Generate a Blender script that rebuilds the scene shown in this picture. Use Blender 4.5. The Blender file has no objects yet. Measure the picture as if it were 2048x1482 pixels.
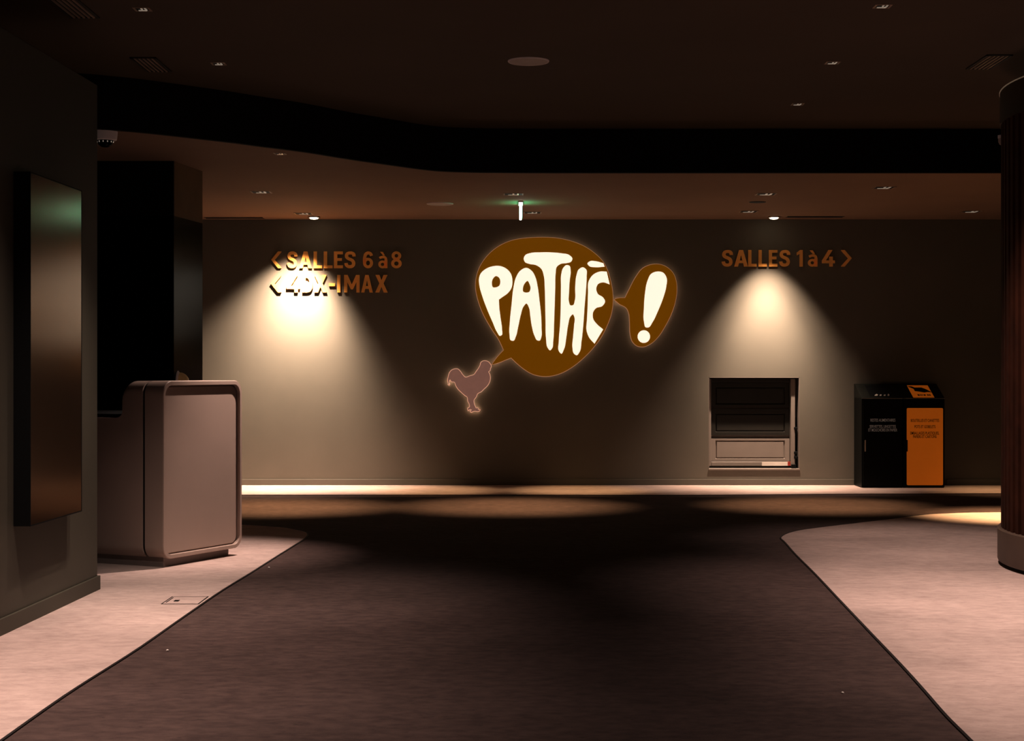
import bpy, bmesh, math, random
from mathutils import Vector, Matrix
random.seed(4)
scene = bpy.context.scene
COL = scene.collection
F, CX, HY, EYE = 3300.0, 1024.0, 738.0, 1.3      # focal length (px), principal column, horizon row, eye height (m)
ZS, ZC = 2.97, 3.34                              # soffit height, main ceiling height
D = 18.42                                        # distance to the back wall
K = D / F
def WX(px): return (px - CX) * K                 # metres on the back wall
def WZ(py): return EYE - (py - HY) * K
def FL(px, py):
    d = EYE * F / (py - HY); return ((px - CX) / F * d, d)
def CE(px, py, z):
    d = (z - EYE) * F / (HY - py); return ((px - CX) / F * d, d)

# ------------------------------------------------------------------ materials
def new_mat(name):
    m = bpy.data.materials.new(name); m.use_nodes = True
    return m, m.node_tree, m.node_tree.nodes['Principled BSDF']
def mat(name, col, rough=0.6, metal=0.0, var=0.08, scale=6.0, spec=0.4, emit=None, estr=0.0, bump=0.0):
    m, nt, b = new_mat(name)
    tc = nt.nodes.new('ShaderNodeTexCoord'); n = nt.nodes.new('ShaderNodeTexNoise')
    n.inputs['Scale'].default_value = scale; n.inputs['Detail'].default_value = 4
    nt.links.new(tc.outputs['Object'], n.inputs['Vector'])
    r = nt.nodes.new('ShaderNodeValToRGB')
    r.color_ramp.elements[0].position = 0.3; r.color_ramp.elements[1].position = 0.7
    r.color_ramp.elements[0].color = (*[c * (1 - var) for c in col], 1)
    r.color_ramp.elements[1].color = (*[min(1, c * (1 + var)) for c in col], 1)
    nt.links.new(n.outputs['Fac'], r.inputs['Fac']); nt.links.new(r.outputs['Color'], b.inputs['Base Color'])
    b.inputs['Roughness'].default_value = rough; b.inputs['Metallic'].default_value = metal
    b.inputs['Specular IOR Level'].default_value = spec
    if emit:
        b.inputs['Emission Color'].default_value = (*emit, 1); b.inputs['Emission Strength'].default_value = estr
    if bump:
        n2 = nt.nodes.new('ShaderNodeTexNoise'); n2.inputs['Scale'].default_value = 220
        bp = nt.nodes.new('ShaderNodeBump'); bp.inputs['Strength'].default_value = bump; bp.inputs['Distance'].default_value = 0.002
        nt.links.new(tc.outputs['Object'], n2.inputs['Vector'])
        nt.links.new(n2.outputs['Fac'], bp.inputs['Height']); nt.links.new(bp.outputs['Normal'], b.inputs['Normal'])
    return m
def carpet(name, ca, cb, cs):
    m, nt, b = new_mat(name); L = nt.links
    tc = nt.nodes.new('ShaderNodeTexCoord')
    def noise(sx, sy, det):
        mp = nt.nodes.new('ShaderNodeMapping'); mp.inputs['Scale'].default_value = (sx, sy, 1)
        n = nt.nodes.new('ShaderNodeTexNoise'); n.inputs['Scale'].default_value = 1; n.inputs['Detail'].default_value = det
        n.inputs['Roughness'].default_value = 0.65
        L.new(tc.outputs['Object'], mp.inputs['Vector']); L.new(mp.outputs['Vector'], n.inputs['Vector']); return n
    n1 = noise(11, 17, 5); n2 = noise(1.2, 1.6, 2); n3 = noise(260, 260, 2); n4 = noise(17, 24, 3)
    mx = nt.nodes.new('ShaderNodeMixRGB'); mx.inputs['Color1'].default_value = (*ca, 1); mx.inputs['Color2'].default_value = (*cb, 1)
    r = nt.nodes.new('ShaderNodeValToRGB'); r.color_ramp.elements[0].position = .36; r.color_ramp.elements[1].position = .64
    L.new(n1.outputs['Fac'], r.inputs['Fac']); L.new(r.outputs['Color'], mx.inputs['Fac'])
    r2 = nt.nodes.new('ShaderNodeValToRGB'); r2.color_ramp.elements[0].position = .62; r2.color_ramp.elements[1].position = .74
    r2.color_ramp.elements[0].color = (0, 0, 0, 1); r2.color_ramp.elements[1].color = (.55, .55, .55, 1)
    L.new(n4.outputs['Fac'], r2.inputs['Fac'])
    mx2 = nt.nodes.new('ShaderNodeMixRGB'); mx2.inputs['Color2'].default_value = (*cs, 1)
    L.new(r2.outputs['Color'], mx2.inputs['Fac']); L.new(mx.outputs['Color'], mx2.inputs['Color1'])
    mm = nt.nodes.new('ShaderNodeMixRGB'); mm.blend_type = 'MULTIPLY'; mm.inputs['Fac'].default_value = .45
    r3 = nt.nodes.new('ShaderNodeValToRGB'); r3.color_ramp.elements[0].position = .3; r3.color_ramp.elements[1].position = .6
    r3.color_ramp.elements[0].color = (.6, .6, .6, 1)
    L.new(n2.outputs['Fac'], r3.inputs['Fac']); L.new(mx2.outputs['Color'], mm.inputs['Color1']); L.new(r3.outputs['Color'], mm.inputs['Color2'])
    L.new(mm.outputs['Color'], b.inputs['Base Color'])
    b.inputs['Roughness'].default_value = .95; b.inputs['Specular IOR Level'].default_value = .1
    bp = nt.nodes.new('ShaderNodeBump'); bp.inputs['Strength'].default_value = .35; bp.inputs['Distance'].default_value = .004
    L.new(n3.outputs['Fac'], bp.inputs['Height']); L.new(bp.outputs['Normal'], b.inputs['Normal'])
    return m
M = {}
M['dark_carpet'] = carpet('dark_carpet', (.088, .061, .056), (.125, .086, .076), (.050, .036, .035))
M['pale_carpet'] = carpet('pale_carpet', (.50, .385, .35), (.60, .475, .43), (.36, .28, .26))
M['taupe'] = mat('taupe_paint', (.190, .175, .145), .55, var=.05, scale=1.5, spec=.3, bump=.12)
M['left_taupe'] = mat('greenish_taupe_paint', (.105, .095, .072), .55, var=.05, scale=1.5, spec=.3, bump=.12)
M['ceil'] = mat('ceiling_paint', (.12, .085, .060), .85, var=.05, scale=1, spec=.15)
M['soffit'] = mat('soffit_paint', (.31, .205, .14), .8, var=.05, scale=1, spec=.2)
M['fascia'] = mat('fascia_paint', (.014, .014, .014), .8, spec=.1)
M['black'] = mat('matt_black', (.006, .006, .006), .6, spec=.2)
M['glossblack'] = mat('gloss_black', (.004, .004, .003), .18, spec=.07)
M['brownboard'] = mat('brown_board', (.26, .16, .075), .6, spec=.2)
M['counter'] = mat('satin_pale_solid_surface', (.46, .36, .31), .38, var=.03, scale=3, spec=.4)
M['plinth'] = mat('plinth_grey', (.24, .19, .17), .55)
M['groove'] = mat('dark_groove', (.02, .012, .01), .7)
M['orange'] = mat('orange_letter', (.90, .46, .13), .42, var=.08, scale=9, metal=.0, spec=.4, emit=(.30, .12, .03), estr=.15)  # faint emission added to brighten letters that are not lit themselves
M['sign'] = mat('sign_brown', (.10, .045, .005), .5, var=.10, scale=1.5, emit=(.178, .066, .0), estr=.95)
M['white_lit'] = mat('lit_letter', (.9, .87, .8), .5, var=.01, emit=(1.0, .93, .78), estr=.98)
M['halo'] = mat('halo_led', (.8, .6, .45), .5, emit=(1.0, .70, .50), estr=9.0)
M['edge'] = mat('lit_edge', (.6, .4, .3), .5, emit=(1.0, .6, .38), estr=.24)
M['rooster'] = mat('rooster_pink', (.20, .12, .09), .5, var=.12, scale=12, emit=(.20, .105, .082), estr=1.0)
M['rooster_edge'] = mat('rooster_edge', (.6, .4, .3), .5, emit=(1.0, .62, .44), estr=.5)
M['bin'] = mat('bin_black', (.004, .0045, .0035), .45, spec=.15)
M['binlid'] = mat('bin_lid_black', (.018, .018, .014), .6, spec=.15)
M['binorange'] = mat('bin_orange', (.50, .155, .012), .45, var=.06, scale=3, emit=(.50, .13, .008), estr=.45)  # emission added to lighten the orange; the bin gives no light
M['bintext'] = mat('text_grey', (.5, .47, .43), .6, emit=(.5, .45, .4), estr=.10)
M['bintextdark'] = mat('text_dark', (.10, .03, .008), .6)
M['white'] = mat('white_plastic', (.75, .68, .62), .4)
M['cream'] = mat('cream_plastic', (.62, .50, .45), .5, emit=(.6, .45, .4), estr=.05)  # faint emission lightens it where little light falls
M['red'] = mat('red_mark', (.6, .08, .05), .5)
M['steel'] = mat('steel', (.55, .5, .45), .3, metal=.9)
M['hatch'] = mat('hatch_paint', (.26, .225, .20), .42, var=.04, spec=.45)
M['hatchshade'] = mat('hatch_painted_shade', (.022, .019, .014), .6)  # shadow of the lintel painted into the upper panels and header
M['mirror'] = mat('display_glass', (.27, .18, .125), .17, metal=1.0, var=.03)
M['woodslat'] = mat('dark_wood_slat', (.06, .018, .008), .7, var=.3, scale=8, spec=.15)
M['woodband'] = mat('wood_band', (.05, .022, .008), .55, var=.2, scale=5)
M['base'] = mat('column_base', (.15, .105, .08), .5)
M['glow'] = mat('lamp_glow', (1, .9, .8), .5, emit=(1, .86, .62), estr=14)
M['glint'] = mat('reflector_glint', (.8, .75, .7), .2, metal=.8, emit=(.9, .75, .6), estr=.28)  # low emission painted in for glints on the unlit reflectors
M['faint'] = mat('reflector_faint', (.8, .75, .7), .3, metal=.8, emit=(.9, .65, .45), estr=.12)  # weak emission painted in for faint glints and the column's bright edge
M['grille'] = mat('speaker_grille', (.50, .43, .40), .6)
M['exitwhite'] = mat('exit_edge', (.9, 1, .95), .5, emit=(.95, 1, .93), estr=9)
M['exitgreen'] = mat('exit_green', (.1, .8, .5), .5, emit=(.1, .9, .5), estr=7)
M['amber'] = mat('amber_glow', (.35, .17, .07), .35, emit=(.55, .30, .12), estr=.10)
M['vent'] = mat('vent_dark', (.05, .042, .035), .6)
M['ventslat'] = mat('vent_slat', (.40, .30, .22), .5)

# ------------------------------------------------------------------ builders
class MB:
    def __init__(s): s.bm = bmesh.new()
    def box(s, x0, x1, y0, y1, z0, z1):
        v = [s.bm.verts.new(p) for p in ((x0,y0,z0),(x1,y0,z0),(x1,y1,z0),(x0,y1,z0),(x0,y0,z1),(x1,y0,z1),(x1,y1,z1),(x0,y1,z1))]
        for f in ((0,3,2,1),(4,5,6,7),(0,1,5,4),(1,2,6,5),(2,3,7,6),(3,0,4,7)): s.bm.faces.new([v[i] for i in f])
        return s
    def prism(s, pts, z0, z1):                      # plan polygon extruded vertically
        a = [s.bm.verts.new((p[0], p[1], z0)) for p in pts]; b = [s.bm.verts.new((p[0], p[1], z1)) for p in pts]
        s.bm.faces.new(list(reversed(a))); s.bm.faces.new(b)
        n = len(pts)
        for i in range(n): s.bm.faces.new([a[i], a[(i+1)%n], b[(i+1)%n], b[i]])
        return s
    def loft(s, rings, cap=(True, True)):
        R = [[s.bm.verts.new(p) for p in r] for r in rings]; n = len(R[0])
        for a, b in zip(R, R[1:]):
            for i in range(n): s.bm.faces.new([a[i], a[(i+1)%n], b[(i+1)%n], b[i]])
        if cap[0]: s.bm.faces.new(list(reversed(R[0])))
        if cap[1]: s.bm.faces.new(R[-1])
        return s
    def lathe(s, c, prof, n=40):                    # profile (r, z) around vertical axis
        rings = [[(c[0]+r*math.cos(2*math.pi*i/n), c[1]+r*math.sin(2*math.pi*i/n), z) for i in range(n)] for r, z in prof]
        return s.loft(rings)
def wpos(o):
    p = Vector((0, 0, 0))
    while o: p = p + o.location; o = o.parent
    return p
def finish(name, bm, m, parent=None, smooth=False, bevel=0.0, tags=None):
    bmesh.ops.remove_doubles(bm, verts=bm.verts, dist=1e-5)
    bmesh.ops.recalc_face_normals(bm, faces=bm.faces)
    if parent:
        bmesh.ops.translate(bm, verts=bm.verts, vec=-wpos(parent)); org = Vector((0,0,0))
    else:
        xs = [v.co for v in bm.verts]
        lo = Vector([min(c[i] for c in xs) for i in range(3)]); hi = Vector([max(c[i] for c in xs) for i in range(3)])
        org = Vector(((lo.x+hi.x)/2, (lo.y+hi.y)/2, lo.z)); bmesh.ops.translate(bm, verts=bm.verts, vec=-org)
    me = bpy.data.meshes.new(name); bm.to_mesh(me); bm.free(); me.materials.append(m)
    if smooth:
        for p in me.polygons: p.use_smooth = True
    o = bpy.data.objects.new(name, me); COL.objects.link(o); o.location = org
    if parent: o.parent = parent
    if smooth:
        try: me.set_sharp_from_angle(angle=math.radians(35))
        except Exception: pass
    if bevel:
        b = o.modifiers.new('Bevel', 'BEVEL'); b.width = bevel; b.segments = 3; b.limit_method = 'ANGLE'
    return o
def part(name, mb, m, parent, **k): return finish(name, mb.bm if isinstance(mb, MB) else mb, m, parent, **k)
def tag(o, label, cat, group=None):
    o['label'] = label; o['category'] = cat
    if group: o['group'] = group
    return o
def single(name, mb, m, label, cat, group=None, **k): return tag(finish(name, mb.bm, m, None, **k), label, cat, group)
def thing(name, loc, label, cat, group=None):
    o = bpy.data.objects.new(name, None); o.empty_display_size = .1; COL.objects.link(o); o.location = loc
    return tag(o, label, cat, group)
def struct(name, mb, m, **k):
    o = finish(name, mb.bm, m, None, **k); o['kind'] = 'structure'; return o
def dup(root, loc, label, group=None):
    r = root.copy(); COL.objects.link(r); r.location = loc; r['label'] = label
    if group: r['group'] = group
    for ch in root.children:
        c = ch.copy(); COL.objects.link(c); c.parent = r
        for g in ch.children:
            d = g.copy(); COL.objects.link(d); d.parent = c
    return r
def smooth_loop(pts, sharp=(), n=6, closed=True):    # Catmull-Rom through points; 'sharp' = indices kept as corners
    N = len(pts); out = []
    rng = range(N) if closed else range(N-1)
    for i in rng:
        p1 = Vector(pts[i]); p2 = Vector(pts[(i+1) % N])
        p0 = Vector(pts[i-1]) if (closed or i > 0) else p1
        p3 = Vector(pts[(i+2) % N]) if (closed or i+2 < N) else p2
        d = (p2-p1).length
        def tang(a, b, c):
            l1 = (b-a).length + 1e-9; l2 = (c-b).length + 1e-9
            return ((b-a)/l1*l2 + (c-b)/l2*l1) / (l1+l2)
        t1 = Vector((0,0)) if i in sharp else tang(p0, p1, p2)
        t2 = Vector((0,0)) if ((i+1) % N) in sharp else tang(p1, p2, p3)
        if i in sharp: t1 = (p2-p1)/ (d+1e-9)
        if ((i+1) % N) in sharp: t2 = (p2-p1)/(d+1e-9)
        for k in range(n):
            t = k/n; h = (2*t**3-3*t**2+1, t**3-2*t**2+t, -2*t**3+3*t**2, t**3-t**2)
            q = p1*h[0] + t1*d*h[1] + p2*h[2] + t2*d*h[3]; out.append((q.x, q.y))
    if not closed: out.append(tuple(pts[-1]))
    return out
def fill_bm(loops, y0, y1, bevel=0.0):               # loops of (x, z) on the wall -> solid between y0 (front) and y1 (back)
    cu = bpy.data.curves.new('tmp', 'CURVE'); cu.dimensions = '2D'; cu.fill_mode = 'BOTH'
    for lp in loops:
        sp = cu.splines.new('POLY'); sp.points.add(len(lp)-1)
        for i, p in enumerate(lp): sp.points[i].co = (p[0], p[1], 0, 1)
        sp.use_cyclic_u = True
    cu.extrude = abs(y1-y0)/2 - bevel
    if bevel: cu.bevel_depth = bevel; cu.offset = -bevel; cu.bevel_resolution = 1
    o = bpy.data.objects.new('tmp', cu)
    me = bpy.data.meshes.new_from_object(o)
    bm = bmesh.new(); bm.from_mesh(me)
    bpy.data.objects.remove(o); bpy.data.curves.remove(cu); bpy.data.meshes.remove(me)
    for v in bm.verts: v.co = Vector((v.co.x, (y0+y1)/2 - v.co.z, v.co.y))
    return bm
def merge(bms):
    out = bmesh.new()
    for b in bms:
        me = bpy.data.meshes.new('t'); b.to_mesh(me); out.from_mesh(me); b.free(); bpy.data.meshes.remove(me)
    return out
def text_bm(txt, cx, z, size, y, sx=.72, off=.012, depth=.002, align='CENTER'):
    cu = bpy.data.curves.new('tmp', 'FONT'); cu.body = txt; cu.size = size; cu.align_x = align; cu.extrude = depth/2; cu.offset = off*size
    o = bpy.data.objects.new('tmp', cu); me = bpy.data.meshes.new_from_object(o)
    bm = bmesh.new(); bm.from_mesh(me)
    bpy.data.objects.remove(o); bpy.data.curves.remove(cu); bpy.data.meshes.remove(me)
    for v in bm.verts: v.co = Vector((cx + v.co.x*sx, y - v.co.z, z + v.co.y))
    return bm

# ------------------------------------------------------------------ setting
XL, XR, YF = -6.2, 6.6, -1.6
struct('floor', MB().box(XL-.2, XR+.2, YF-.2, D+.4, -.12, 0), M['dark_carpet'])
struct('ceiling', MB().box(XL-.2, XR+.2, YF-.2, D+.4, ZC, ZC+.12), M['ceil'])
HX0, HX1, HZ0, HZ1 = WX(1417.5), WX(1599), WZ(939), WZ(754.5)
wb = MB()
wb.box(XL, HX0, D, D+.25, 0, ZS); wb.box(HX1, XR, D, D+.25, 0, ZS)
wb.box(HX0, HX1, D, D+.25, 0, HZ0); wb.box(HX0, HX1, D, D+.25, HZ1, ZS)
wb.box(XL, XR, D, D+.25, ZS, ZC)
struct('wall_back', wb, M['taupe'])
struct('wall_right', MB().box(XR, XR+.2, YF, D, 0, ZC), M['taupe'])
struct('wall_front', MB().box(XL, XR, YF-.2, YF, 0, ZC), M['taupe'])
struct('wall_far_left', MB().box(XL-.2, XL, YF, D, 0, ZC), M['taupe'])
# left wall (a thick block that stops short of the counter)
wa = Vector(FL(195, 1180)); wb_ = Vector(FL(0, 1272)); wd = (wa-wb_).normalized()
wn = Vector((wd.y, -wd.x))                        # faces the room
w0 = wa - wd*(wa.y+1.55)/wd.y
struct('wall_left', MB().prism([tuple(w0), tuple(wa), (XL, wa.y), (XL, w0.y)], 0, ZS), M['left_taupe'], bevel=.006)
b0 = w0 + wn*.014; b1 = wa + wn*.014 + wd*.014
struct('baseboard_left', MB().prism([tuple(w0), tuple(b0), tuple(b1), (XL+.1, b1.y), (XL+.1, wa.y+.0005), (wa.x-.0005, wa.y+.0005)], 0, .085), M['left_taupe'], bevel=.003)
struct('baseboard_back', MB().box(XL+.01, WX(1716), D-.014, D, .004, .07), M['taupe'], bevel=.003)
struct('baseboard_right', MB().box(WX(1893), XR-.01, D-.014, D, .004, .07), M['taupe'], bevel=.003)

# soffit with its curved black fascia
fpx = [(262,262),(330,269),(400,277),(460,284),(520,292),(600,302),(700,318),(760,326.5),(800,332),(840,337.5),(880,341.5),(930,343.5),(1000,344.5),(1100,345)]
fp = [CE(x, y, ZS) for x, y in fpx]
edge = [(-5.9, 10.9), (-3.4, 11.2)] + fp + [(XR, fp[-1][1])]
edge = [edge[0], edge[1]] + [tuple(p) for p in smooth_loop([e for e in edge[1:-1]], n=4, closed=False)][1:] + [edge[-1]]
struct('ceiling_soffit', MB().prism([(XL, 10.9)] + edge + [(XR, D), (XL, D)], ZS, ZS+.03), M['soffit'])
fa = MB()
ring = [(x, y-.012) for x, y in edge]; back = [(x, y+.05) for x, y in edge]
fa.prism(ring + list(reversed(back)), ZS-.002, ZC)
struct('trim_1', fa, M['fascia'])

# pale carpet areas set into the dark carpet
def carpet_area(n, px, world_tail, sharp=()):
    pts = smooth_loop([FL(*p) for p in px], n=6, closed=False)
    poly = pts + world_tail
    o = struct('floor_inlay_%d' % n, MB().prism(poly, .0, .004), M['pale_carpet'])
    # dark joint along the cut edge
    j = MB(); P = [Vector(p) for p in pts]
    for a, b in zip(P, P[1:]):
        d = (b-a).normalized(); nn = Vector((d.y, -d.x))*.006
        j.prism([tuple(a-nn), tuple(a+nn), tuple(b+nn), tuple(b-nn)], .0, .0055)
    return j
left_px = [(4,1482),(130,1393),(275,1300),(365,1237),(445,1182),(500,1148),(555,1113),(590,1091),(612,1076),(616,1071),(609,1064),(590,1060),(567,1056),(530,1053),(490,1050.5),(400,1047)]
x0, y0 = FL(4,1482)
j1 = carpet_area(1, [(-700, 2000)] + left_px, [(-4.6, 14.0), (-5.2, 9), (-5.2, 1.0)])
right_px = [(2150,1022),(2000,1025),(1915,1026.5),(1850,1030),(1788,1038),(1693,1049),(1640,1055.5),(1600,1061),(1576,1067),(1564,1073),(1561,1077),(1567,1083),(1589,1108),(1628,1147),(1675,1197),(1742,1268),(1822,1353),(1853,1388),(1893,1434),(1941,1482),(2500,2060)]
j2 = carpet_area(2, right_px, [(6.4, 1.0), (6.4, 14.2)])
yb = D - .014
border_px = [(300,990.5),(490,990.5),(800,990.5),(1100,990.5),(1400,990.8),(1560,989.6),(1700,988.6),(1850,988.2),(2010,987.6),(2150,987.6)]
j3 = carpet_area(3, border_px, [(6.5, FL(2150,987.6)[1]), (6.5, D), (-5.8, D), (-5.8, FL(300,990.5)[1])])
struct('trim_2', j1, M['groove']); struct('trim_3', j2, M['groove']); struct('trim_4', j3, M['groove'])

# ------------------------------------------------------------------ display on the left wall
def wl(px, off=0.0):                               # point of the left wall plane seen in column px, pushed out by off
    base = wa + wn*off; k = (px-CX)/F
    t = (k*base.y - base.x)/(wd.x - k*wd.y); return base + wd*t
T = .085
pa = wl(60.5, T); pb = wl(163.5, T)
zt = EYE + (HY-363)/F*((pa.y+pb.y)/2); zb = .515
root = thing('wall_display', (pa.x, pa.y, zb), 'tall black glossy display panel hanging on the left wall', 'display')
q = [pa, pb, pb - wn*T, pa - wn*T]
part('housing', MB().prism([tuple(v) for v in (pa - wn*.006, pb - wn*.006, pb-wn*T, pa-wn*T)], zb, zt), M['black'], root, bevel=.002)
e = .006
ga = pa + wd*e; gb = pb - wd*e
part('glass_front', MB().prism([tuple(v) for v in (ga, gb, gb-wn*.006, ga-wn*.006)], zb+e, zt-e), M['mirror'], root)
fr = MB()
for a, b, z0_, z1_ in ((pa, ga, zb, zt), (gb, pb, zb, zt), (ga, gb, zb, zb+e), (ga, gb, zt-e, zt)):
    fr.prism([tuple(v) for v in (a + wn*.001, b + wn*.001, b-wn*.006, a-wn*.006)], z0_, z1_)
part('bezel', fr, M['black'], root)

# ------------------------------------------------------------------ dark partition behind the counter
c0 = (-2.715, 13.25); c1 = (-2.615, 13.94)
root = thing('partition_block', (c0[0]-.6, c0[1]+.35, 0), 'tall black partition block behind the pale counter', 'partition')
plan = [(-4.6, 13.25), c0, c1, (-4.6, 13.94)]
part('body', MB().prism(plan, .004, 2.53), M['glossblack'], root)
inner = [(-4.6, 13.27), (c0[0]-.0, 13.27), (c1[0]-.0, 13.94), (-4.6, 13.94)]
part('side_bulkhead', MB().prism(inner, 2.53, ZS), M['brownboard'], root)
part('front_fascia', MB().box(-4.6, c0[0]-.001, 13.245, 13.27, 2.53, ZS), M['black'], root)
# amber dome added for a reflected glow on the partition side, half hidden by the counter
lx, ly = -2.70, 13.36
glow_root = thing('reflected_glow', (lx, ly, 1.17), 'small round amber reflected glow built as a dome just above the counter top', 'lamp')
def hemi(c, r, flat=.45, n=24, rows=8):
    m_ = MB(); rings = []
    for j in range(rows):
        a = math.pi/2*j/(rows-.5)
        rings.append([(c[0]+r*flat*math.sin(a), c[1]+r*math.cos(a)*math.cos(2*math.pi*i/n), c[2]+r*math.cos(a)*math.sin(2*math.pi*i/n)) for i in range(n)])
    return m_.loft(rings)
part('glow_dome', hemi((lx+.012, ly, 1.19), .082, .9), M['amber'], glow_root, smooth=True)
part('back_plate', hemi((lx-.004, ly, 1.19), .10, .16), M['cream'], glow_root, smooth=True)

# ------------------------------------------------------------------ counter
A = Vector((-2.267, 10.73)); ang = math.radians(64.2)
U = Vector((math.cos(ang), math.sin(ang))); V = Vector((-math.sin(ang), math.cos(ang)))
LEN, ZB, ZT = .878, .057, 1.221
def cl(s, t, z): p = A + U*s + V*t; return (p.x, p.y, z)
def rrect(w0_, w1_, z0_, z1_, r, n=8):
    o = []
    for cx_, cz_, a0 in ((w1_-r, z0_+r, -90), (w1_-r, z1_-r, 0), (w0_+r, z1_-r, 90), (w0_+r, z0_+r, 180)):
        for i in range(n+1):
            a = math.radians(a0 + 90*i/n); o.append((cx_+r*math.cos(a), cz_+r*math.sin(a)))
    return o
root = thing('counter', cl(LEN/2, .5, 0), 'pale rounded reception counter with recessed end panel, beside the left wall', 'counter')
R = .085
outer = rrect(0, LEN, ZB, ZT, R); inn = rrect(.026, LEN-.026, ZB+.028, ZT-.03, R-.02)
cap = MB()
def ringat(loop, t): return [cl(s, t, z) for s, z in loop]
o2 = rrect(.004, LEN-.004, ZB+.004, ZT-.004, R-.004)
i2 = rrect(.023, LEN-.023, ZB+.025, ZT-.027, R-.018)
cap.loft([ringat(outer, .150), ringat(outer, .005), ringat(o2, 0), ringat(i2, 0), ringat(inn, .004), ringat(inn, .032)], cap=(True, True))
part('end_cap', cap, M['counter'], root, smooth=True)
pn = rrect(.034, LEN-.034, ZB+.036, ZT-.038, R-.026)
pn2 = rrect(.038, LEN-.038, ZB+.040, ZT-.042, R-.03)
part('end_panel', MB().loft([ringat(pn, .0315), ringat(pn, .024), ringat(pn2, .021)]), M['counter'], root, smooth=True)
gl = rrect(.010, LEN-.010, ZB+.010, ZT-.010, R-.01)
part('joint', MB().loft([ringat(gl, .150), ringat(gl, .172)]), M['groove'], root)
# main body : outline in (t, z) with a step down to the desk top, rounded across the width as the cap is
st = []
def arc(cx_, cz_, r, a0, a1, n=7): return [(cx_+r*math.cos(math.radians(a0+(a1-a0)*i/n)), cz_+r*math.sin(math.radians(a0+(a1-a0)*i/n))) for i in range(n+1)]
ZD, TS = .997, .335
st = arc(TS-.06, ZT-.06, .06, 90, 0) + arc(TS+.06, ZD+.06, .06, 180, 270) + [(1.9, ZD)]
def zlim(s):                                      # outline of the rounded cap across the width
    if s < R: k_ = R - math.sqrt(max(0, R*R-(R-s)**2))
    elif s > LEN-R: k_ = R - math.sqrt(max(0, R*R-(s-LEN+R)**2))
    else: k_ = 0
    return k_
body = MB(); rings = []
ss = [0, .004, .012, .025, .045, .065, R, .2, LEN-.2, LEN-R, LEN-.065, LEN-.045, LEN-.025, LEN-.012, LEN-.004, LEN]
for s in ss:
    k_ = zlim(s)
    kk = min(k_, .085); low = min(k_, .02)
    ring = [cl(s, .172, ZB+kk), cl(s, .172, ZT-kk)]
    for t, z in st:
        f = (z-ZD)/(ZT-ZD)
        ring.append(cl(s, t, z - kk*f - low*(1-f)))
    ring.append(cl(s, 1.9, ZB+kk))
    rings.append(ring)
body.loft(rings)
part('desk_body', body, M['counter'], root, smooth=True)
part('desk_top', MB().prism([cl(.03, TS+.02, 0)[:2], cl(LEN-.03, TS+.02, 0)[:2], cl(LEN-.03, 1.88, 0)[:2], cl(.03, 1.88, 0)[:2]], ZD-.005, ZD+.004), M['black'], root)
part('plinth', MB().prism([cl(.045, .035, 0)[:2], cl(.80, .06, 0)[:2], cl(.80, 1.85, 0)[:2], cl(.045, 1.85, 0)[:2]], .004, ZB+.02), M['plinth'], root)

# ------------------------------------------------------------------ floor socket box
fx, fy = -1.83, 9.24
root = thing('floor_socket_box', (fx, fy, .004), 'square floor socket box lid set flush in the left pale carpet', 'floor box')
fb = MB(); w_, h_ = .104, .15; t_ = .006
for a in ((-w_, w_, -h_, -h_+t_), (-w_, w_, h_-t_, h_), (-w_, -w_+t_, -h_, h_), (w_-t_, w_, -h_, h_)):
    fb.box(fx+a[0], fx+a[1], fy+a[2], fy+a[3], .004, .0062)
part('frame', fb, M['groove'], root)
part('lid', MB().box(fx-w_+t_, fx+w_-t_, fy-h_+t_, fy+h_-t_, .004, .0052), M['pale_carpet'], root)
part('cable_flap', MB().box(fx-.055, fx-.03, fy-.05, fy+.0, .0052, .0075).box(fx-.09, fx-.085, fy-.09, fy+.1, .0052, .007), M['groove'], root)
for i, (px, py, lb) in enumerate([(1685, 1387, 'tiny white crumb on the dark carpet near the right pale carpet'), (335, 1302, 'tiny white crumb on the dark carpet near the left pale carpet'),
                               (538, 1136, 'tiny pale crumb on the dark carpet beside the tip of the left pale area')]):
    x, y = FL(px, py); m_ = MB()
    m_.lathe((x, y), [(.001, 0), (.006, .001), (.007, .004), (.004, .007), (.001, .008)], 7)
    for v in m_.bm.verts: v.co.x += random.uniform(-.0015, .0015)
    single('crumb', m_, M['white'], lb, 'crumb')

# ------------------------------------------------------------------ slatted curved column on the right
CC = (4.80, 10.63); RC = 1.59
root = thing('slatted_column', (CC[0], CC[1], 0), 'huge round column clad in dark vertical wood slats at the right edge', 'column')
part('core', MB().lathe(CC, [(RC-.06, .2), (RC-.06, 3.14)], 96), M['black'], root, smooth=True)
ns = 100
for i in range(ns):
    a = 2*math.pi*i/ns; d = Vector((math.cos(a), math.sin(a))); tt = Vector((-d.y, d.x)); c = Vector(CC)
    if d.x > .35: continue
    ri, ro, hw = RC-.065, RC-.008, .028
    m_ = MB().prism([tuple(c+d*ri-tt*hw), tuple(c+d*ro-tt*hw*.9), tuple(c+d*ro+tt*hw*.9), tuple(c+d*ri+tt*hw)], .235, 2.94)
    part('slat', m_, M['woodslat'], root)
part('base_ring', MB().lathe(CC, [(RC-.02, 0.03), (RC+.012, 0.03), (RC+.016, .04), (RC+.016, .24), (RC+.01, .247), (RC-.05, .247)], 120), M['base'], root, smooth=True)
part('toe_kick', MB().lathe(CC, [(RC-.03, .004), (RC-.03, .04)], 96), M['black'], root, smooth=True)
part('top_band', MB().lathe(CC, [(RC-.07, 2.93), (RC+.0, 2.93), (RC+.0, 3.14), (RC-.07, 3.14)], 120), M['woodband'], root, smooth=True)
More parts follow.
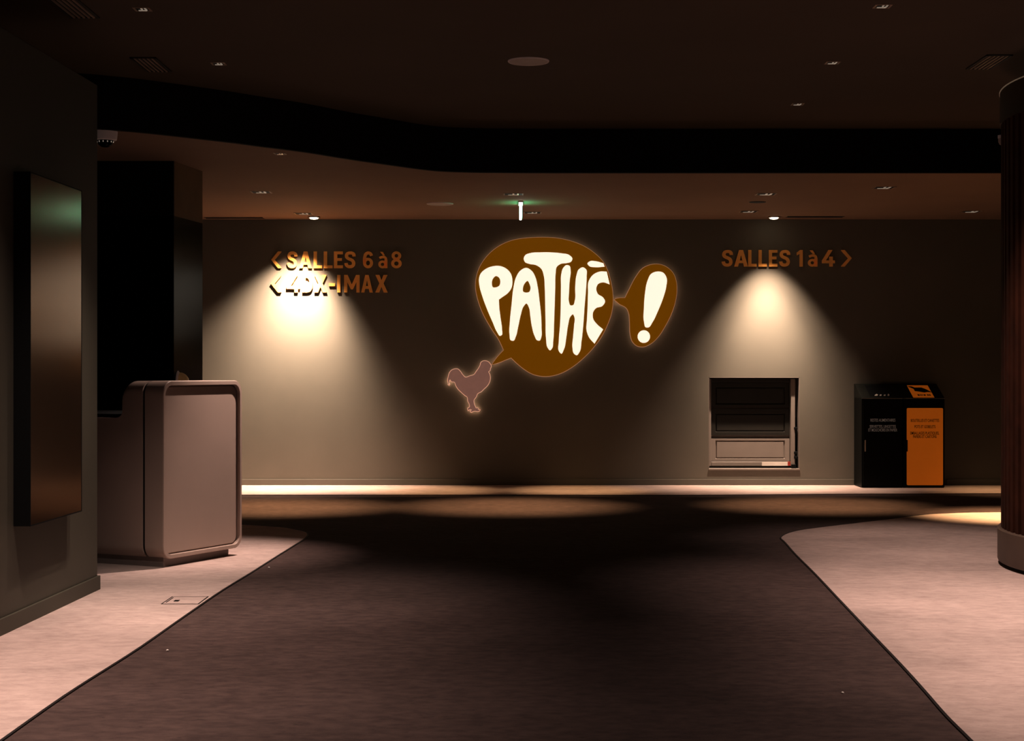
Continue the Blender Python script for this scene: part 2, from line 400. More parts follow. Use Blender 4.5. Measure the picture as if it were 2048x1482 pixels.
part('band_edge', MB().lathe(CC, [(RC-.03, 3.14), (RC+.004, 3.14), (RC+.004, 3.147), (RC-.03, 3.147)], 120), M['faint'], root, smooth=True)
part('neck', MB().lathe(CC, [(RC-.25, 3.14), (RC-.25, ZC)], 96), M['black'], root, smooth=True)
an = math.radians(154); sp = (CC[0]+(RC+.01)*math.cos(an), CC[1]+(RC+.01)*math.sin(an))
sroot = thing('motion_sensor', (sp[0], sp[1], 2.86), 'small round sensor on the wood column just below its top band', 'sensor')
part('lens', MB().lathe(sp, [(.002, 2.835), (.014, 2.842), (.022, 2.86), (.022, 2.885)], 20), M['grille'], sroot, smooth=True)
part('mount', MB().lathe(sp, [(.025, 2.885), (.025, 2.905)], 20), M['cream'], sroot)

# ------------------------------------------------------------------ security camera under the soffit
dc = (-2.86, 11.6)
root = thing('ceiling_dome_camera', (dc[0], dc[1], ZS-.065), 'white dome security camera under the ceiling edge above the black partition', 'camera')
part('housing', MB().lathe(dc, [(.074, ZS-.064), (.081, ZS-.058), (.086, ZS-.01), (.086, ZS)], 36), M['cream'], root, smooth=True)
part('dome', MB().lathe(dc, [(.004, ZS-.112), (.025, ZS-.109), (.045, ZS-.095), (.056, ZS-.076), (.058, ZS-.062)], 32), M['glossblack'], root, smooth=True)
for a in range(180, 361, 30):
    x = dc[0]+.0575*math.cos(math.radians(a)); y = dc[1]+.0575*math.sin(math.radians(a))
    part('led', MB().box(x-.003, x+.003, y-.003, y+.003, ZS-.080, ZS-.070), M['glint'], root)

# ------------------------------------------------------------------ ceiling fittings
def square_light(x, y, z, label, group, s=.085, gl='glint'):
    r_ = thing('recessed_spotlight', (x, y, z), label, 'spotlight', group)
    m_ = MB(); t = .012
    for a in ((-s, s, -s, -s+t), (-s, s, s-t, s), (-s, -s+t, -s+t, s-t), (s-t, s, -s+t, s-t)): m_.box(x+a[0], x+a[1], y+a[2], y+a[3], z-.004, z)
    part('trim_frame', m_, M['ventslat'], r_)
    part('baffle', MB().box(x-s+t, x+s-t, y-s+t, y+s-t, z-.002, z), M['black'], r_)
    m_ = MB()
    m_.box(x-s*.55, x+s*.45, y+s*.35, y+s*.55, z-.007, z-.002)
    m_.box(x-s*.1, x+s*.08, y-s*.75, y-s*.1, z-.007, z-.002); m_.box(x+s*.35, x+s*.52, y-s*.9, y+s*.35, z-.007, z-.002)
    part('reflector', m_, M[gl], r_)
    return r_
up = [(1665,125,'recessed square spotlight in the upper ceiling on the right, middle of the right row'),(437,127,'recessed square spotlight in the upper ceiling right of the left air vent'),
      (1595,208,'recessed square spotlight of the right row nearest the black fascia'),(285,18,'recessed square spotlight at the top edge on the left'),(1765,12,'recessed square spotlight at the top edge on the right')]
g = 'unlit square spotlights in the upper ceiling'
first = None; uppos = []
for px, py, lb in up:
    x, y = CE(px, py, ZC); uppos.append((x, y))
    if first is None: first = square_light(x, y, ZC, lb, g, s=.048)
    else: dup(first, (x, y, ZC), lb)
so = [(1027,388,'slim square spotlight in the soffit directly in front of the green exit sign'),(522,384,'square spotlight in the left of the soffit above the left sign'),
      (1532,388,'square spotlight in the soffit in front of the small dark ceiling opening'),(607,427,'square spotlight just left of the lit left downlight'),
      (1497,423,'square spotlight just left of the lit right downlight'),(1943,423,'square spotlight at the far right of the soffit'),
      (1065,425,'faint square spotlight right behind the green exit sign'),      (1768,375,'faint square spotlight in the soffit above the waste bins')]
g = 'unlit square spotlights in the soffit'
first = None; sopos = []
for px, py, lb in so:
    x, y = CE(px, py, ZS); sopos.append((x, y))
    if first is None: first = square_light(x, y, ZS, lb, g, s=.095)
    else: dup(first, (x, y, ZS), lb)
x, y = CE(560, 307, ZS); square_light(x, y, ZS, 'small square spotlight close to the curved edge of the soffit', g, s=.045, gl='faint')
def speaker(px, py, z, r, lb):
    x, y = CE(px, py, z); r_ = thing('ceiling_speaker', (x, y, z), lb, 'speaker')
    part('rim', MB().lathe((x, y), [(r*.93, z-.008), (r*.97, z-.010), (r, z-.006), (r, z)], 48), M['cream'], r_, smooth=True)
    part('grille', MB().lathe((x, y), [(.003, z-.011), (r*.6, z-.011), (r*.93, z-.0095), (r*.93, z-.004)], 48), M['grille'], r_, smooth=True)
speaker(1057, 121.5, ZC, .137, 'round pale speaker in the middle of the upper ceiling')
speaker(880, 407, ZS, .135, 'round speaker in the soffit left of the green exit sign')
def vent(x0_, x1_, y0_, y1_, z, lb, g_):
    r_ = thing('air_vent', ((x0_+x1_)/2, (y0_+y1_)/2, z), lb, 'air vent', g_)
    part('backing', MB().box(x0_, x1_, y0_, y1_, z-.002, z), M['black'], r_)
    m_ = MB(); t = .014
    for a in ((x0_, x1_, y0_, y0_+t), (x0_, x1_, y1_-t, y1_), (x0_, x0_+t, y0_, y1_), (x1_-t, x1_, y0_, y1_)): m_.box(a[0], a[1], a[2], a[3], z-.008, z)
    part('frame', m_, M['vent'], r_)
    n = 5
    for i in range(n):
        xx = x0_+t + (x1_-x0_-2*t)*(i+.5)/n
        part('slat', MB().box(xx-.006, xx+.004, y0_+t, y1_-t, z-.010, z-.002), M['ventslat'], r_)
    return r_
vent(-2.50, -2.33, 10.79, 11.30, ZC, 'slatted air vent in the upper ceiling at left, the farther of the left pair', 'slatted air vents')
vent(-2.56, -2.39, 9.05, 9.57, ZC, 'slatted air vent in the upper ceiling at the top left edge', 'slatted air vents')
vent(3.08, 3.25, 10.70, 11.20, ZC, 'slatted air vent in the upper ceiling beside the wood column', 'slatted air vents')
def slot(px0, px1, py, lb):
    (x0_, y_), (x1_, _) = CE(px0, py, ZS), CE(px1, py, ZS)
    r_ = thing('ceiling_slot_diffuser', ((x0_+x1_)/2, y_, ZS), lb, 'air vent')
    part('slot', MB().box(x0_, x1_, y_-.05, y_+.05, ZS-.003, ZS), M['black'], r_)
    part('flange', MB().box(x0_-.01, x1_+.01, y_-.06, y_-.05, ZS-.004, ZS).box(x0_-.01, x1_+.01, y_+.05, y_+.06, ZS-.004, ZS), M['vent'], r_)
slot(412, 525, 435.5, 'long black ceiling slot left of the lit left downlight')
slot(1575, 1685, 433.5, 'long black ceiling slot right of the lit right downlight')
x, y = CE(1515, 404, ZS)
r_ = thing('ceiling_opening', (x, y, ZS), 'small round black opening in the soffit between two square spotlights', 'ceiling fitting')
part('rim', MB().lathe((x, y), [(.078, ZS-.004), (.084, ZS-.004), (.084, ZS)], 32), M['vent'], r_)
part('hole', MB().lathe((x, y), [(.002, ZS-.005), (.077, ZS-.005), (.077, ZS)], 32), M['black'], r_)
# lit downlights near the back wall
for px, lb in ((628, 'lit round downlight shining on the wall over the two-line left sign'), (1548, 'lit round downlight shining on the wall over the right sign')):
    y_ = 18.10; z_ = ZS-.012; x_ = (px-CX)/F*y_
    r_ = thing('downlight', (x_, y_, ZS), lb, 'downlight', 'lit downlights')
    part('trim_ring', MB().lathe((x_, y_), [(.055, z_), (.066, z_), (.068, ZS)], 32), M['soffit'], r_, smooth=True)
    part('lens', MB().lathe((x_, y_), [(.002, z_-.017), (.025, z_-.015), (.041, z_-.009), (.050, z_+.0), (.050, z_+.006)], 32), M['glow'], r_, smooth=True)
# exit sign, seen edge-on
ex, ey = CE(1041.5, 402, ZS)
r_ = thing('exit_sign', (ex, ey, ZS-.02), 'green lit exit sign blade hanging from the soffit, seen edge-on', 'exit sign')
part('ceiling_mount', MB().box(ex-.022, ex+.022, ey-.02, ey+.36, ZS-.014, ZS), M['white'], r_)
part('blade', MB().box(ex-.011, ex+.011, ey, ey+.34, ZS-.158, ZS-.014), M['exitwhite'], r_)
part('pictogram_face', MB().box(ex-.0135, ex-.011, ey+.012, ey+.328, ZS-.148, ZS-.024).box(ex+.011, ex+.0135, ey+.012, ey+.328, ZS-.148, ZS-.024), M['exitgreen'], r_)

# ------------------------------------------------------------------ wayfinding letters
def poly(*p): return [list(p)]
def ell(cx_, cy_, rx, ry, n=36): return [(cx_+rx*math.cos(2*math.pi*i/n), cy_+ry*math.sin(2*math.pi*i/n)) for i in range(n)]
def ribbon(pts, w, n=5):
    P = [Vector(p) for p in smooth_loop(pts, n=n, closed=False)]; l, r = [], []
    for i, p in enumerate(P):
        d = (P[min(i+1, len(P)-1)] - P[max(i-1, 0)]).normalized(); nn = Vector((-d.y, d.x))*w/2
        l.append(tuple(p+nn)); r.append(tuple(p-nn))
    return [l + r[::-1]]
W = .185
S_ = ribbon([(.515,.70),(.49,.84),(.39,.905),(.29,.908),(.17,.875),(.105,.77),(.115,.66),(.20,.575),(.32,.52),(.43,.45),(.485,.34),(.475,.20),(.40,.115),(.29,.092),(.17,.115),(.095,.20),(.07,.31)], W)
G = {
 'S': [S_],
 'A': [[[(0,0),(.25,1),(.46,1),(.71,0),(.515,0),(.465,.21),(.245,.21),(.195,0)], [(.285,.37),(.425,.37),(.355,.70)]]],
 'L': [poly((0,1),(.195,1),(.195,.17),(.50,.17),(.50,0),(0,0))],
 'E': [poly((0,1),(.53,1),(.53,.83),(.195,.83),(.195,.60),(.47,.60),(.47,.435),(.195,.435),(.195,.17),(.53,.17),(.53,0),(0,0))],
 'X': [poly((0,0),(.225,.52),(.01,1),(.225,1),(.34,.70),(.455,1),(.67,1),(.455,.52),(.68,0),(.465,0),(.34,.33),(.215,0))],
 'I': [poly((0,0),(0,1),(.195,1),(.195,0))],
 'M': [poly((0,0),(0,1),(.20,1),(.44,.46),(.68,1),(.88,1),(.88,0),(.70,0),(.70,.60),(.50,.18),(.38,.18),(.18,.60),(.18,0))],
 '-': [poly((0,.36),(0,.53),(.38,.53),(.38,.36))],
 '1': [poly((.17,0),(.17,.76),(0,.66),(0,.84),(.20,1),(.36,1),(.36,0))],
 '4': [[[(.38,0),(.38,.20),(0,.20),(0,.37),(.34,1),(.55,1),(.20,.37),(.38,.37),(.38,.60),(.56,.60),(.56,.37),(.67,.37),(.67,.20),(.56,.20),(.56,0)]]],
 '<': [poly((0,.5),(.42,1),(.62,1),(.62,.96),(.22,.5),(.62,.04),(.62,0),(.42,0))],
 '>': [poly((.62,.5),(.20,1),(0,1),(0,.96),(.40,.5),(0,.04),(0,0),(.20,0))],
 'D': [[smooth_loop([(0,0),(.28,0),(.45,.05),(.56,.20),(.60,.5),(.56,.80),(.45,.95),(.28,1),(0,1)], sharp=(0,1,7,8), n=4), smooth_loop([(.19,.17),(.27,.17),(.36,.24),(.405,.5),(.36,.76),(.27,.83),(.19,.83)], sharp=(0,1,5,6), n=4)]],
 '6': [[ell(.30,.31,.30,.315), ell(.30,.31,.12,.145)], ribbon([(.093,.32),(.095,.62),(.17,.84),(.32,.915),(.45,.86),(.51,.74)], W)],
 '8': [[ell(.30,.28,.30,.285), ell(.30,.28,.125,.125)], [ell(.30,.745,.27,.26), ell(.30,.745,.105,.105)]],
 'à': [[ell(.25,.23,.25,.235), ell(.25,.23,.10,.095)], poly((.37,0),(.37,.5),(.545,.5),(.545,0)), ribbon([(.457,.48),(.44,.60),(.36,.66),(.24,.665),(.07,.60)], .15), poly((.10,.98),(.27,.98),(.40,.76),(.28,.76))],
}
YB, YFt = D-.003, D-.022
def sign_line(chars, ztop, zbot, label, name='direction_sign'):
    h = ztop-zbot; x_first = WX(chars[0][1])
    r_ = thing(name, (x_first, YB, zbot), label, 'sign')
    for ch, p0, p1 in chars:
        w = max(q[0] for pc in G[ch] for lp in pc for q in lp); X0 = WX(p0)*(YFt/D); X1 = WX(p1)*(YFt/D)
        sx = (X1-X0)/w; bms = []
        for pc in G[ch]:
            bms.append(fill_bm([[(X0+q[0]*sx, zbot+q[1]*h) for q in lp] for lp in pc], YFt, YB))
        nm = 'arrow' if ch in '<>' else ('hyphen' if ch == '-' else 'letter')
        part(nm, merge(bms), M['orange'], r_)
        xm = (X0+X1)/2
        zm = zbot+h*.45
    return r_
z4 = lambda zy: WZ(340+zy/4.096); p4 = lambda zx: 400+zx/4.096; p3 = lambda zx: 1400+zx/3.16
sign_line([('<',p4(582),p4(666)),('S',p4(715),p4(797)),('A',p4(813),p4(915)),('L',p4(930),p4(1000)),('L',p4(1013),p4(1085)),('E',p4(1097),p4(1170)),('S',p4(1185),p4(1275)),('6',p4(1335),p4(1417)),('à',p4(1460),p4(1535)),('8',p4(1565),p4(1652))],
          z4(668), z4(805), 'orange raised letters with a left arrow, upper line of the left wall sign')
sign_line([('<',p4(580),p4(666)),('4',p4(710),p4(820)),('D',p4(838),p4(922)),('X',p4(935),p4(1038)),('-',p4(1055),p4(1106)),('I',p4(1124),p4(1150)),('M',p4(1180),p4(1307)),('A',p4(1320),p4(1415)),('X',p4(1435),p4(1537))],
          z4(860), z4(1004), 'orange raised letters with a left arrow, lower brightly lit line of the left wall sign')
sign_line([('S',p3(140),p3(209)),('A',p3(217),p3(303)),('L',p3(305),p3(358)),('L',p3(370),p3(423)),('E',p3(436),p3(490)),('S',p3(503),p3(571)),('1',p3(612),p3(650)),('à',p3(683),p3(743)),('4',p3(772),p3(853)),('>',p3(893),p3(960))],
          WZ(340+506/3.16), WZ(340+611/3.16), 'orange raised letters with a right arrow, above the wall hatch')

# ------------------------------------------------------------------ big speech-bubble sign
def zz(p): return (WX(880+p[0]/3.706), WZ(440+p[1]/3.706))
def lp(pts, sharp=(), n=6): return [zz(q) for q in smooth_loop(pts, sharp, n)]
bub = [(385,1072),(430,1012),(474,965),(440,892),(380,800),(320,692),(283,590),(266,500),(271,430),(300,345),(350,272),(430,203),(530,157),(640,138),(740,133),(860,138),(970,161),(1070,201),(1150,256),(1205,312),(1238,375),(1260,450),(1275,530),(1278,610),(1265,700),(1236,780),(1195,862),(1130,950),(1060,1022),(980,1087),(900,1132),(830,1153),(750,1156),(690,1142),(625,1105),(572,1062),(528,1020),(490,1034),(450,1051)]
exb = [(1291,590),(1320,582),(1370,580),(1402,515),(1450,425),(1500,362),(1560,335),(1620,332),(1680,355),(1725,400),(1746,460),(1750,530),(1738,610),(1708,700),(1665,785),(1612,866),(1560,915),(1500,939),(1455,930),(1425,900),(1410,850),(1405,760),(1398,690),(1382,655),(1330,624)]
def shrink(loop, d):                               # push a closed loop inwards (d>0) or outwards
    n = len(loop); area = sum(loop[i][0]*loop[(i+1)%n][1]-loop[(i+1)%n][0]*loop[i][1] for i in range(n)); s = 1 if area > 0 else -1
    o = []
    for i in range(n):
        a = Vector(loop[i-1]); b = Vector(loop[(i+1)%n]); t = (b-a)
        if t.length < 1e-9: o.append(loop[i]); continue
        t.normalize(); o.append((loop[i][0]-t.y*d*s, loop[i][1]+t.x*d*s))
    return o
def backlit(nm, outl, face, edge_m, edge_w, label, cat, thick=.03, stand=.035, led_in=.02):
    y1_ = D-stand; y0_ = y1_-thick
    c = (sum(p[0] for p in outl)/len(outl), D, min(p[1] for p in outl))
    r_ = thing(nm, c, label, cat)
    part('panel', fill_bm([outl], y0_, y1_), face, r_)
    part('lit_edge', fill_bm([shrink(outl, -edge_w), shrink(outl, .001)], y1_-.004, y1_), edge_m, r_)
    n = len(outl); a = shrink(outl, led_in); bmL = bmesh.new()   # LED ribbon facing outwards, behind the panel
    va = [bmL.verts.new((p[0], y1_, p[1])) for p in a]; vb = [bmL.verts.new((p[0], y1_+.008, p[1])) for p in a]
    for i in range(n): bmL.faces.new([va[i], va[(i+1)%n], vb[(i+1)%n], vb[i]])
    part('led_strip', bmL, M['halo'], r_)
    part('wall_spacer', fill_bm([ [(c[0]+x_, sum(p[1] for p in outl)/n+z_) for x_, z_ in ((-.05,-.05),(.05,-.05),(.05,.05),(-.05,.05))] ], y1_, D), M['black'], r_)
    return r_, y0_
r1, yf = backlit('speech_bubble_sign', lp(bub, (0,2,36,38)), M['sign'], M['edge'], .008, 'large brown backlit speech bubble sign with white lettering', 'sign')
L_ = {
 'P': [lp([(290,435),(302,400),(340,365),(390,346),(440,343),(490,362),(525,400),(537,450),(528,510),(500,547),(465,572),(437,592),(440,650),(450,730),(460,810),(457,855),(445,860),(425,835),(390,758),(350,665),(315,570),(293,490)], (11,)), lp([(415,418),(438,430),(447,460),(440,488),(420,500),(393,500),(385,472),(393,438)])],
 'A': [lp([(640,357),(680,380),(708,430),(724,500),(737,600),(748,700),(752,800),(750,870),(738,895),(720,893),(700,860),(680,790),(668,710),(660,655),(640,621),(618,645),(600,700),(580,790),(562,865),(545,896),(525,893),(515,850),(518,750),(530,630),(545,500),(562,430),(597,376)]), lp([(648,454),(664,480),(670,512),(660,535),(640,540),(617,533),(615,505),(628,472)])],
 'T': [lp([(620,290),(630,265),(670,248),(740,243),(820,243),(900,250),(955,262),(980,290),(970,312),(940,322),(895,328),(865,350),(856,400),(853,500),(850,600),(845,750),(838,900),(830,952),(815,967),(798,950),(785,880),(781,750),(778,600),(775,500),(768,415),(750,365),(712,338),(660,328),(630,315)])],
 'H': [lp([(895,500),(898,400),(910,360),(935,337),(958,342),(967,380),(960,450),(955,540),(955,610),(965,634),(985,632),(997,600),(1000,500),(1010,410),(1025,370),(1058,353),(1082,370),(1085,420),(1080,520),(1070,640),(1060,780),(1047,900),(1032,980),(1012,1003),(990,990),(980,950),(985,860),(992,780),(995,725),(983,701),(965,718),(950,770),(935,870),(917,960),(898,992),(881,975),(879,900),(888,780),(893,650)])],
 'E': [lp([(1233,385),(1180,385),(1130,410),(1100,455),(1095,540),(1092,640),(1087,740),(1084,820),(1102,870),(1143,918),(1207,812),(1160,772),(1134,735),(1135,680),(1155,655),(1200,640),(1221,605),(1205,575),(1168,550),(1156,510),(1170,477),(1205,465),(1255,480)], (0,9,10,22))],
 'accent': [lp([(1090,325),(1110,308),(1150,308),(1208,323),(1218,349),(1150,353),(1105,345)], (3,4))],
}
for k_, loops in L_.items():
    part('accent' if k_ == 'accent' else 'letter', fill_bm(loops, yf-.008, yf), M['white_lit'], r1)
r2, yf = backlit('exclamation_bubble_sign', lp(exb, (0,2,24)), M['sign'], M['edge'], .008, 'small brown backlit bubble sign with a white exclamation mark', 'sign')
part('exclamation_stroke', fill_bm([lp([(1600,385),(1650,393),(1675,430),(1672,500),(1650,580),(1610,680),(1572,758),(1540,798),(1522,797),(1508,755),(1508,650),(1515,550),(1535,450),(1560,402)])], yf-.008, yf), M['white_lit'], r2)
part('exclamation_dot', fill_bm([[zz((1507+46*math.cos(a/20*math.pi), 865+47*math.sin(a/20*math.pi))) for a in range(40)]], yf-.008, yf), M['white_lit'], r2)
def rz(p): return (WX(880+p[0]/12.35), WZ(715+p[1]/12.35))
roo = [(232,690),(212,640),(200,560),(215,470),(240,385),(290,320),(360,290),(440,290),(500,345),(560,430),(630,492),(740,460),(850,420),(900,350),(960,265),(1000,190),(1015,130),(1060,95),(1130,90),(1190,110),(1235,160),(1262,215),(1240,270),(1230,320),(1195,345),(1222,410),(1238,500),(1215,610),(1160,700),(1080,775),(1020,835),(925,890),(890,970),(835,1050),(838,1130),(870,1215),(890,1250),(940,1248),(935,1275),(992,1295),(960,1320),(850,1318),(770,1345),(755,1330),(790,1290),(735,1275),(700,1310),(692,1250),(735,1225),(735,1160),(695,1070),(680,975),(620,930),(530,850),(450,770),(400,690),(360,600),(290,590),(250,540),(228,570),(222,640)]
r3, yf = backlit('rooster_sign', [rz(q) for q in smooth_loop(roo, (0,37,39,42,46,47), 4)], M['rooster'], M['rooster_edge'], .008, 'small pinkish backlit rooster silhouette at the tail of the bubble', 'sign', thick=.02, stand=.03, led_in=.012)

# ------------------------------------------------------------------ service hatch in the back wall
def hz(p): return (WX(1390+p[0]/6.7375), WZ(740+p[1]/6.7375))
hw_ = thing('service_hatch', ((HX0+HX1)/2, D+.1, HZ0), 'square recessed wall hatch with panelled grey shutter under the right sign', 'hatch')
part('recess_liner', MB().box(HX0, HX1, D+.17, D+.2, HZ0, HZ1).box(HX0, HX0+.006, D+.0, D+.17, HZ0, HZ1).box(HX1-.006, HX1, D, D+.17, HZ0, HZ1).box(HX0, HX1, D, D+.17, HZ1-.006, HZ1).box(HX0, HX1, D, D+.17, HZ0, HZ0+.006), M['hatch'], hw_)
def panel3(x0, y0, x1, y1, ix, iy0, iy1, nm='shutter_panel', dark=True):
    (X0, Z1), (X1, Z0) = hz((x0, y0)), hz((x1, y1)); (I0, J1), (I1, J0) = hz((x0+ix, iy0)), hz((x1-ix, iy1))
    yb_ = D+.135
    ring = lambda a0, a1, c0_, c1_, y: [(a0, y, c0_), (a1, y, c0_), (a1, y, c1_), (a0, y, c1_)]
    m_ = MB().loft([ring(X0, X1, Z0, Z1, yb_+.03), ring(X0, X1, Z0, Z1, yb_), ring(I0, I1, J0, J1, yb_), ring(I0+.006, I1-.006, J0+.006, J1-.006, yb_+.014),
                    ring(I0+.012, I1-.012, J0+.012, J1-.012, yb_+.014), ring(I0+.017, I1-.017, J0+.017, J1-.017, yb_+.004)])
    part(nm, m_, M['hatchshade' if dark else 'hatch'], hw_)
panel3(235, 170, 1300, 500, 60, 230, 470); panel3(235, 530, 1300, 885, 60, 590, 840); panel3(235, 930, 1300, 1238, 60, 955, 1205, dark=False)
(a_, b_), (c_, d_) = hz((235, 1243)), hz((1300, 1300))
part('bottom_rail', MB().box(a_, c_, D+.11, D+.17, d_, b_), M['hatch'], hw_, bevel=.004)
(a_, b_), (c_, d_) = hz((235, 105)), hz((1300, 165))
part('header_rail', MB().box(a_, c_, D+.11, D+.17, d_, b_), M['hatchshade'], hw_, bevel=.004)
(a_, b_), (c_, d_) = hz((1306, 120)), hz((1360, 1300))
part('guide_rail', MB().box(a_, c_, D+.055, D+.17, d_, b_), M['hatch'], hw_, bevel=.003)
(a_, b_), (c_, d_) = hz((190, 120)), hz((232, 1300))
part('guide_rail', MB().box(a_, c_, D+.10, D+.17, d_, b_), M['hatch'], hw_, bevel=.003)
(a_, b_), (c_, d_) = hz((1362, 640)), hz((1385, 1310))
part('cable_strip', MB().box(a_, c_, D+.10, D+.17, d_, b_), M['black'], hw_)
for zy in (790, 1120, 1180):
    (a_, b_), (c_, d_) = hz((1345, zy-18)), hz((1392, zy+18)); part('latch', MB().box(a_, c_, D+.045, D+.09, d_, b_), M['black'], hw_, bevel=.004)
(a_, b_), (c_, d_) = hz((1306, 1275)), hz((1370, 1335)); part('corner_block', MB().box(a_, c_, D+.03, D+.055, d_, b_), M['black'], hw_, bevel=.004)
(a_, b_), (c_, d_) = hz((920, 1244)), hz((1270, 1298)); part('sticker', MB().box(a_, c_, D+.105, D+.1095, d_, b_), M['white'], hw_)
for zy in (1248, 1270, 1288):
    (a_, b_), (c_, d_) = hz((1270, zy-5)), hz((1306, zy+7)); part('red_mark', MB().box(a_, c_, D+.105, D+.1095, d_, b_), M['red'], hw_)
(a_, b_), (c_, d_) = hz((182, 1328)), hz((1412, 1350))
part('sill', MB().box(a_, c_, D-.012, D+.16, d_, b_), M['hatch'], hw_, bevel=.003)

# ------------------------------------------------------------------ waste bins
YBF = 17.98; kb = YBF/F
def bx(px): return (px-CX)*kb
def bz(py): return EYE-(py-HY)*kb
def bin_unit(p0, p1, label, orange):
    x0_, x1_ = bx(p0), bx(p1); zt_ = bz(797); yb_ = D-.02
    r_ = thing('waste_bin', ((x0_+x1_)/2, (YBF+yb_)/2, .004), label, 'waste bin')
    part('cabinet', MB().box(x0_, x1_, YBF+.018, yb_, .012, zt_), M['bin'], r_, bevel=.004)
    part('base', MB().box(x0_+.008, x1_-.008, YBF+.012, yb_, .004, .016), M['black'], r_)
    zk = 1.135
    lid = MB(); v = [(YBF, zt_), (YBF+.015, zt_+.006), (yb_-.06, zk), (yb_, zk), (yb_, zt_)]
    lid.loft([[(x0_, a, b) for a, b in v], [(x1_, a, b) for a, b in v]])
    part('hood', lid, M['binlid'], r_, bevel=.003)
    part('hood_edge', MB().box(x0_, x1_, YBF-.003, YBF+.012, zt_-.004, zt_+.003), M['steel'], r_)
    top = bz(817)
    dr = part('door', MB().box(x0_+.012, x1_-.012, YBF+.002, YBF+.018, .035, zt_-.012), M['bin'], r_, bevel=.003)
    if orange:
        pl = [(a, b) for a, b in rrect(bx(1813.5), bx(1886), bz(970.5), bz(816), .014)]
        dr2 = part('door_panel', fill_bm([pl], YBF-.003, YBF+.002), M['binorange'], dr)
    hx_ = x0_+.028 if not orange else bx(1812.5)
    part('handle', MB().box(hx_, hx_+.014, YBF-.010, YBF+.002, bz(903), bz(880)), M['steel'] if not orange else M['black'], dr, bevel=.002)
    # point on the sloping hood: v 0 (front) .. 1 (back)
    def sl(x, f, o=.0):
        ya = YBF+.015; yb2 = yb_-.06; za = zt_+.006; n_ = Vector((-(zk-za), yb2-ya)).normalized()
        return (x, ya+(yb2-ya)*f+n_.x*o, za+(zk-za)*f+n_.y*o)
    def slab(pts, t, o=0): return MB().loft([[sl(a, f, o) for a, f in pts], [sl(a, f, o+t) for a, f in pts]])
    cxm = (x0_+x1_)/2
    if orange:
        part('hood_label', slab([(cxm-.115, .02), (cxm+.115, .02), (cxm+.115, .88), (cxm-.115, .88)], .003), M['binorange'], r_)
        hand = [(-.115,.80),(-.07,.78),(-.045,.70),(.03,.70),(.065,.60),(.115,.38),(.07,.40),(.035,.36),(-.03,.44),(-.062,.46),(-.062,.62)]
        part('slot_symbol', slab([(cxm+a, f) for a, f in hand], .003, .003), M['black'], r_)
        for i_, (a, w) in enumerate(((-.055,.022),(-.025,.012),(-.006,.008),(.012,.02),(.05,.016),(.072,.014))):
            part('small_symbol', slab([(cxm+a, .14), (cxm+a+w, .14), (cxm+a+w, .22), (cxm+a, .22)], .002, .003), M['bintextdark'], r_)
    else:
        part('opening', slab([(cxm-.125, .12), (cxm+.105, .12), (cxm+.105, .88), (cxm-.125, .88)], .002), M['black'], r_)
        for a, w, hh in ((-.075,.045,.12),(-.02,.03,.09),(.025,.03,.08),(.068,.026,.14)):
            part('small_symbol', slab([(cxm+a, .14), (cxm+a+w*.6, .13), (cxm+a+w, .20), (cxm+a+w*.7, .14+hh), (cxm+a+w*.2, .20)], .002, .002), M['white'], r_)
    return r_, dr
b1_, d1_ = bin_unit(1724, 1806.5, 'black waste bin cabinet with grey lettering, left of the orange-fronted bin', False)
b2_, d2_ = bin_unit(1807.5, 1890, 'waste bin cabinet with bright orange door, right of the black one', True)
def bin_text(txt, pxc, py, pw, yy, m_, parent, h=6.0):
    bm = text_bm(txt, 0, 0, 1, 0, sx=1, off=.004)
    xs = [v.co.x for v in bm.verts]; zs = [v.co.z for v in bm.verts]; w = max(xs)-min(xs); mid = (max(xs)+min(xs))/2; hh = .72
    for v in bm.verts: v.co = Vector((bx(pxc)+(v.co.x-mid)/w*pw*kb, yy+v.co.y, bz(py)+(v.co.z-hh/2)/hh*h*kb))
    part('lettering', bm, m_, parent)
zb6 = lambda zy: 750+zy/6.176; pb6 = lambda zx: 1700+zx/6.176
for t, c, y_, w in (('RESTES ALIMENTAIRES', 407, 557, 306), ('SERVIETTES, LINGETTES', 405, 635, 322), ('ET MOUCHOIRS EN PAPIER', 405, 679, 355)):
    bin_text(t, pb6(c), zb6(y_), w/6.176, YBF+.0005, M['bintext'], d1_)
for t, c, y_, w in (('BOUTEILLES ET CANETTES', 925, 560, 350), ('POTS ET GOBELETS', 925, 637, 258), ('EMBALLAGES PLASTIQUES,', 922, 717, 355), ('PAPIERS ET CARTONS', 922, 760, 290)):
    bin_text(t, pb6(c), zb6(y_), w/6.176, YBF-.0045, M['bintextdark'], d2_)

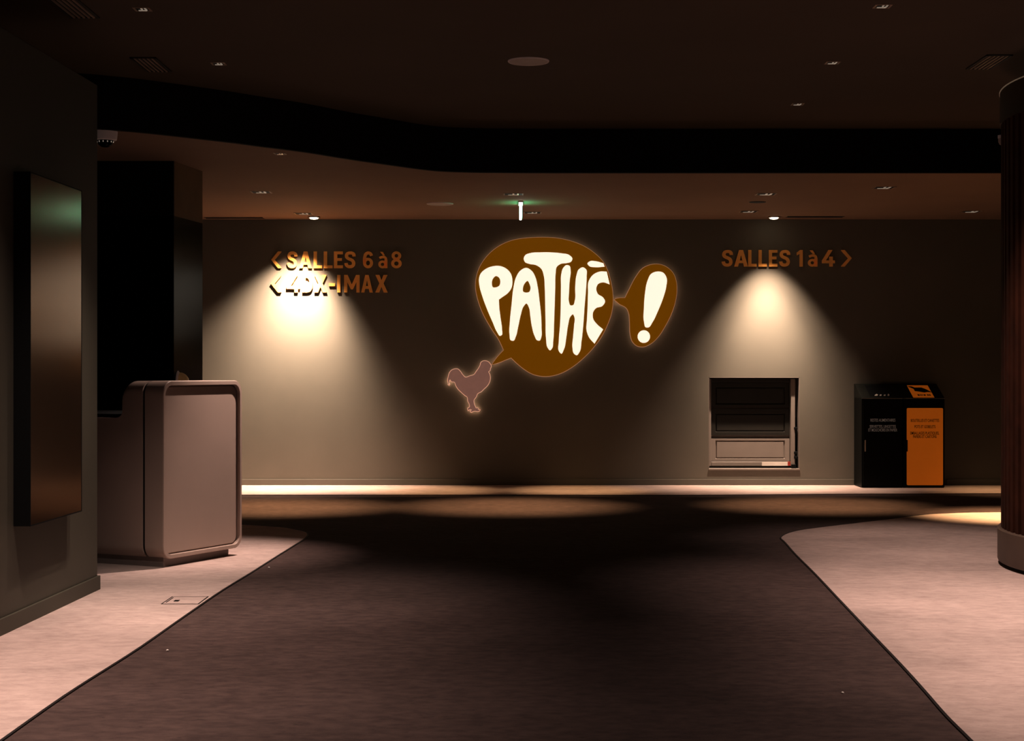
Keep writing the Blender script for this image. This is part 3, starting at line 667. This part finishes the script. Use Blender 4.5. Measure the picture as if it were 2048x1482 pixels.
# ------------------------------------------------------------------ lights
def spot(x, y, z, power, deg, blend, col, tx=0.0, ty=0.0, size=.03):
    l = bpy.data.lights.new('spot', 'SPOT'); l.energy = power; l.spot_size = math.radians(deg); l.spot_blend = blend; l.color = col; l.shadow_soft_size = size
    o = bpy.data.objects.new('lamp', l); COL.objects.link(o); o.location = (x, y, z)
    o.rotation_euler = Vector((tx, ty, -1)).to_track_quat('-Z', 'Y').to_euler()
    return o
warm = (1.0, .78, .62); warm2 = (1.0, .68, .38); pink = (1.0, .79, .70)
for (px, pw, tx, dg) in ((610, 1050, -.17, 84), (1546, 620, .0, 72)):
    y_ = 17.97; spot((px-CX)/F*y_, y_, ZS-.03, pw, dg, 1.0, warm, tx=tx, ty=.12, size=.03)
    spot((px-CX)/F*y_, y_, ZS-.03, pw*(.42 if px < 1000 else .62), dg-22, 1.0, warm, tx=tx*.5, ty=.16, size=.03)
for (x, y, pw, dg) in ((-2.2, 15.5, 1100, 50), (0.0, 15.6, 900, 50), (4.6, 14.6, 1500, 44), (2.9, 15.7, 800, 48), (-.9, 17.62, 330, 36), (.7, 17.62, 330, 36), (5.3, 17.5, 300, 40)):
    spot(x, y, ZS-.02, pw, dg, 1.0, warm2)
for (x, y, pw, dg, tx) in ((-1.6, 9.0, 290, 70, 0), (2.4, 9.9, 430, 78, .10), (2.6, 8.0, 420, 82, .08), (-1.8, 7.2, 390, 82, 0), (2.6, 6.0, 420, 86, .05), (-1.9, 5.4, 440, 86, 0)):
    spot(x, y, ZC-.02, pw, dg, 1.0, pink, tx=tx)
spot(-1.05, 11.8, ZS+.3, 700, 48, 1.0, pink, tx=-.40, ty=-.10)
spot(-1.5, 8.4, ZC-.02, 210, 62, 1.0, (1.0, .86, .76), tx=-.08, ty=.34)  # added fill that brightens the counter side; no fixture belongs to it
spot(3.0, 12.5, ZC-.02, 230, 60, 1.0, pink)
w = bpy.data.worlds.new('World'); scene.world = w; w.use_nodes = True
w.node_tree.nodes['Background'].inputs['Color'].default_value = (.5, .55, .5, 1); w.node_tree.nodes['Background'].inputs['Strength'].default_value = .0005

# ------------------------------------------------------------------ camera
cam = bpy.data.cameras.new('camera'); co = bpy.data.objects.new('camera', cam); COL.objects.link(co)
co.location = (0, 0, EYE); co.rotation_euler = (math.radians(90), 0, 0)
cam.sensor_width = 36; cam.lens = 36*F/2048; cam.shift_y = -(741-HY)/2048; cam.clip_end = 100
scene.camera = co
scene.view_settings.view_transform = 'Standard'; scene.view_settings.look = 'None'
scene.view_settings.exposure = 0; scene.view_settings.gamma = .80
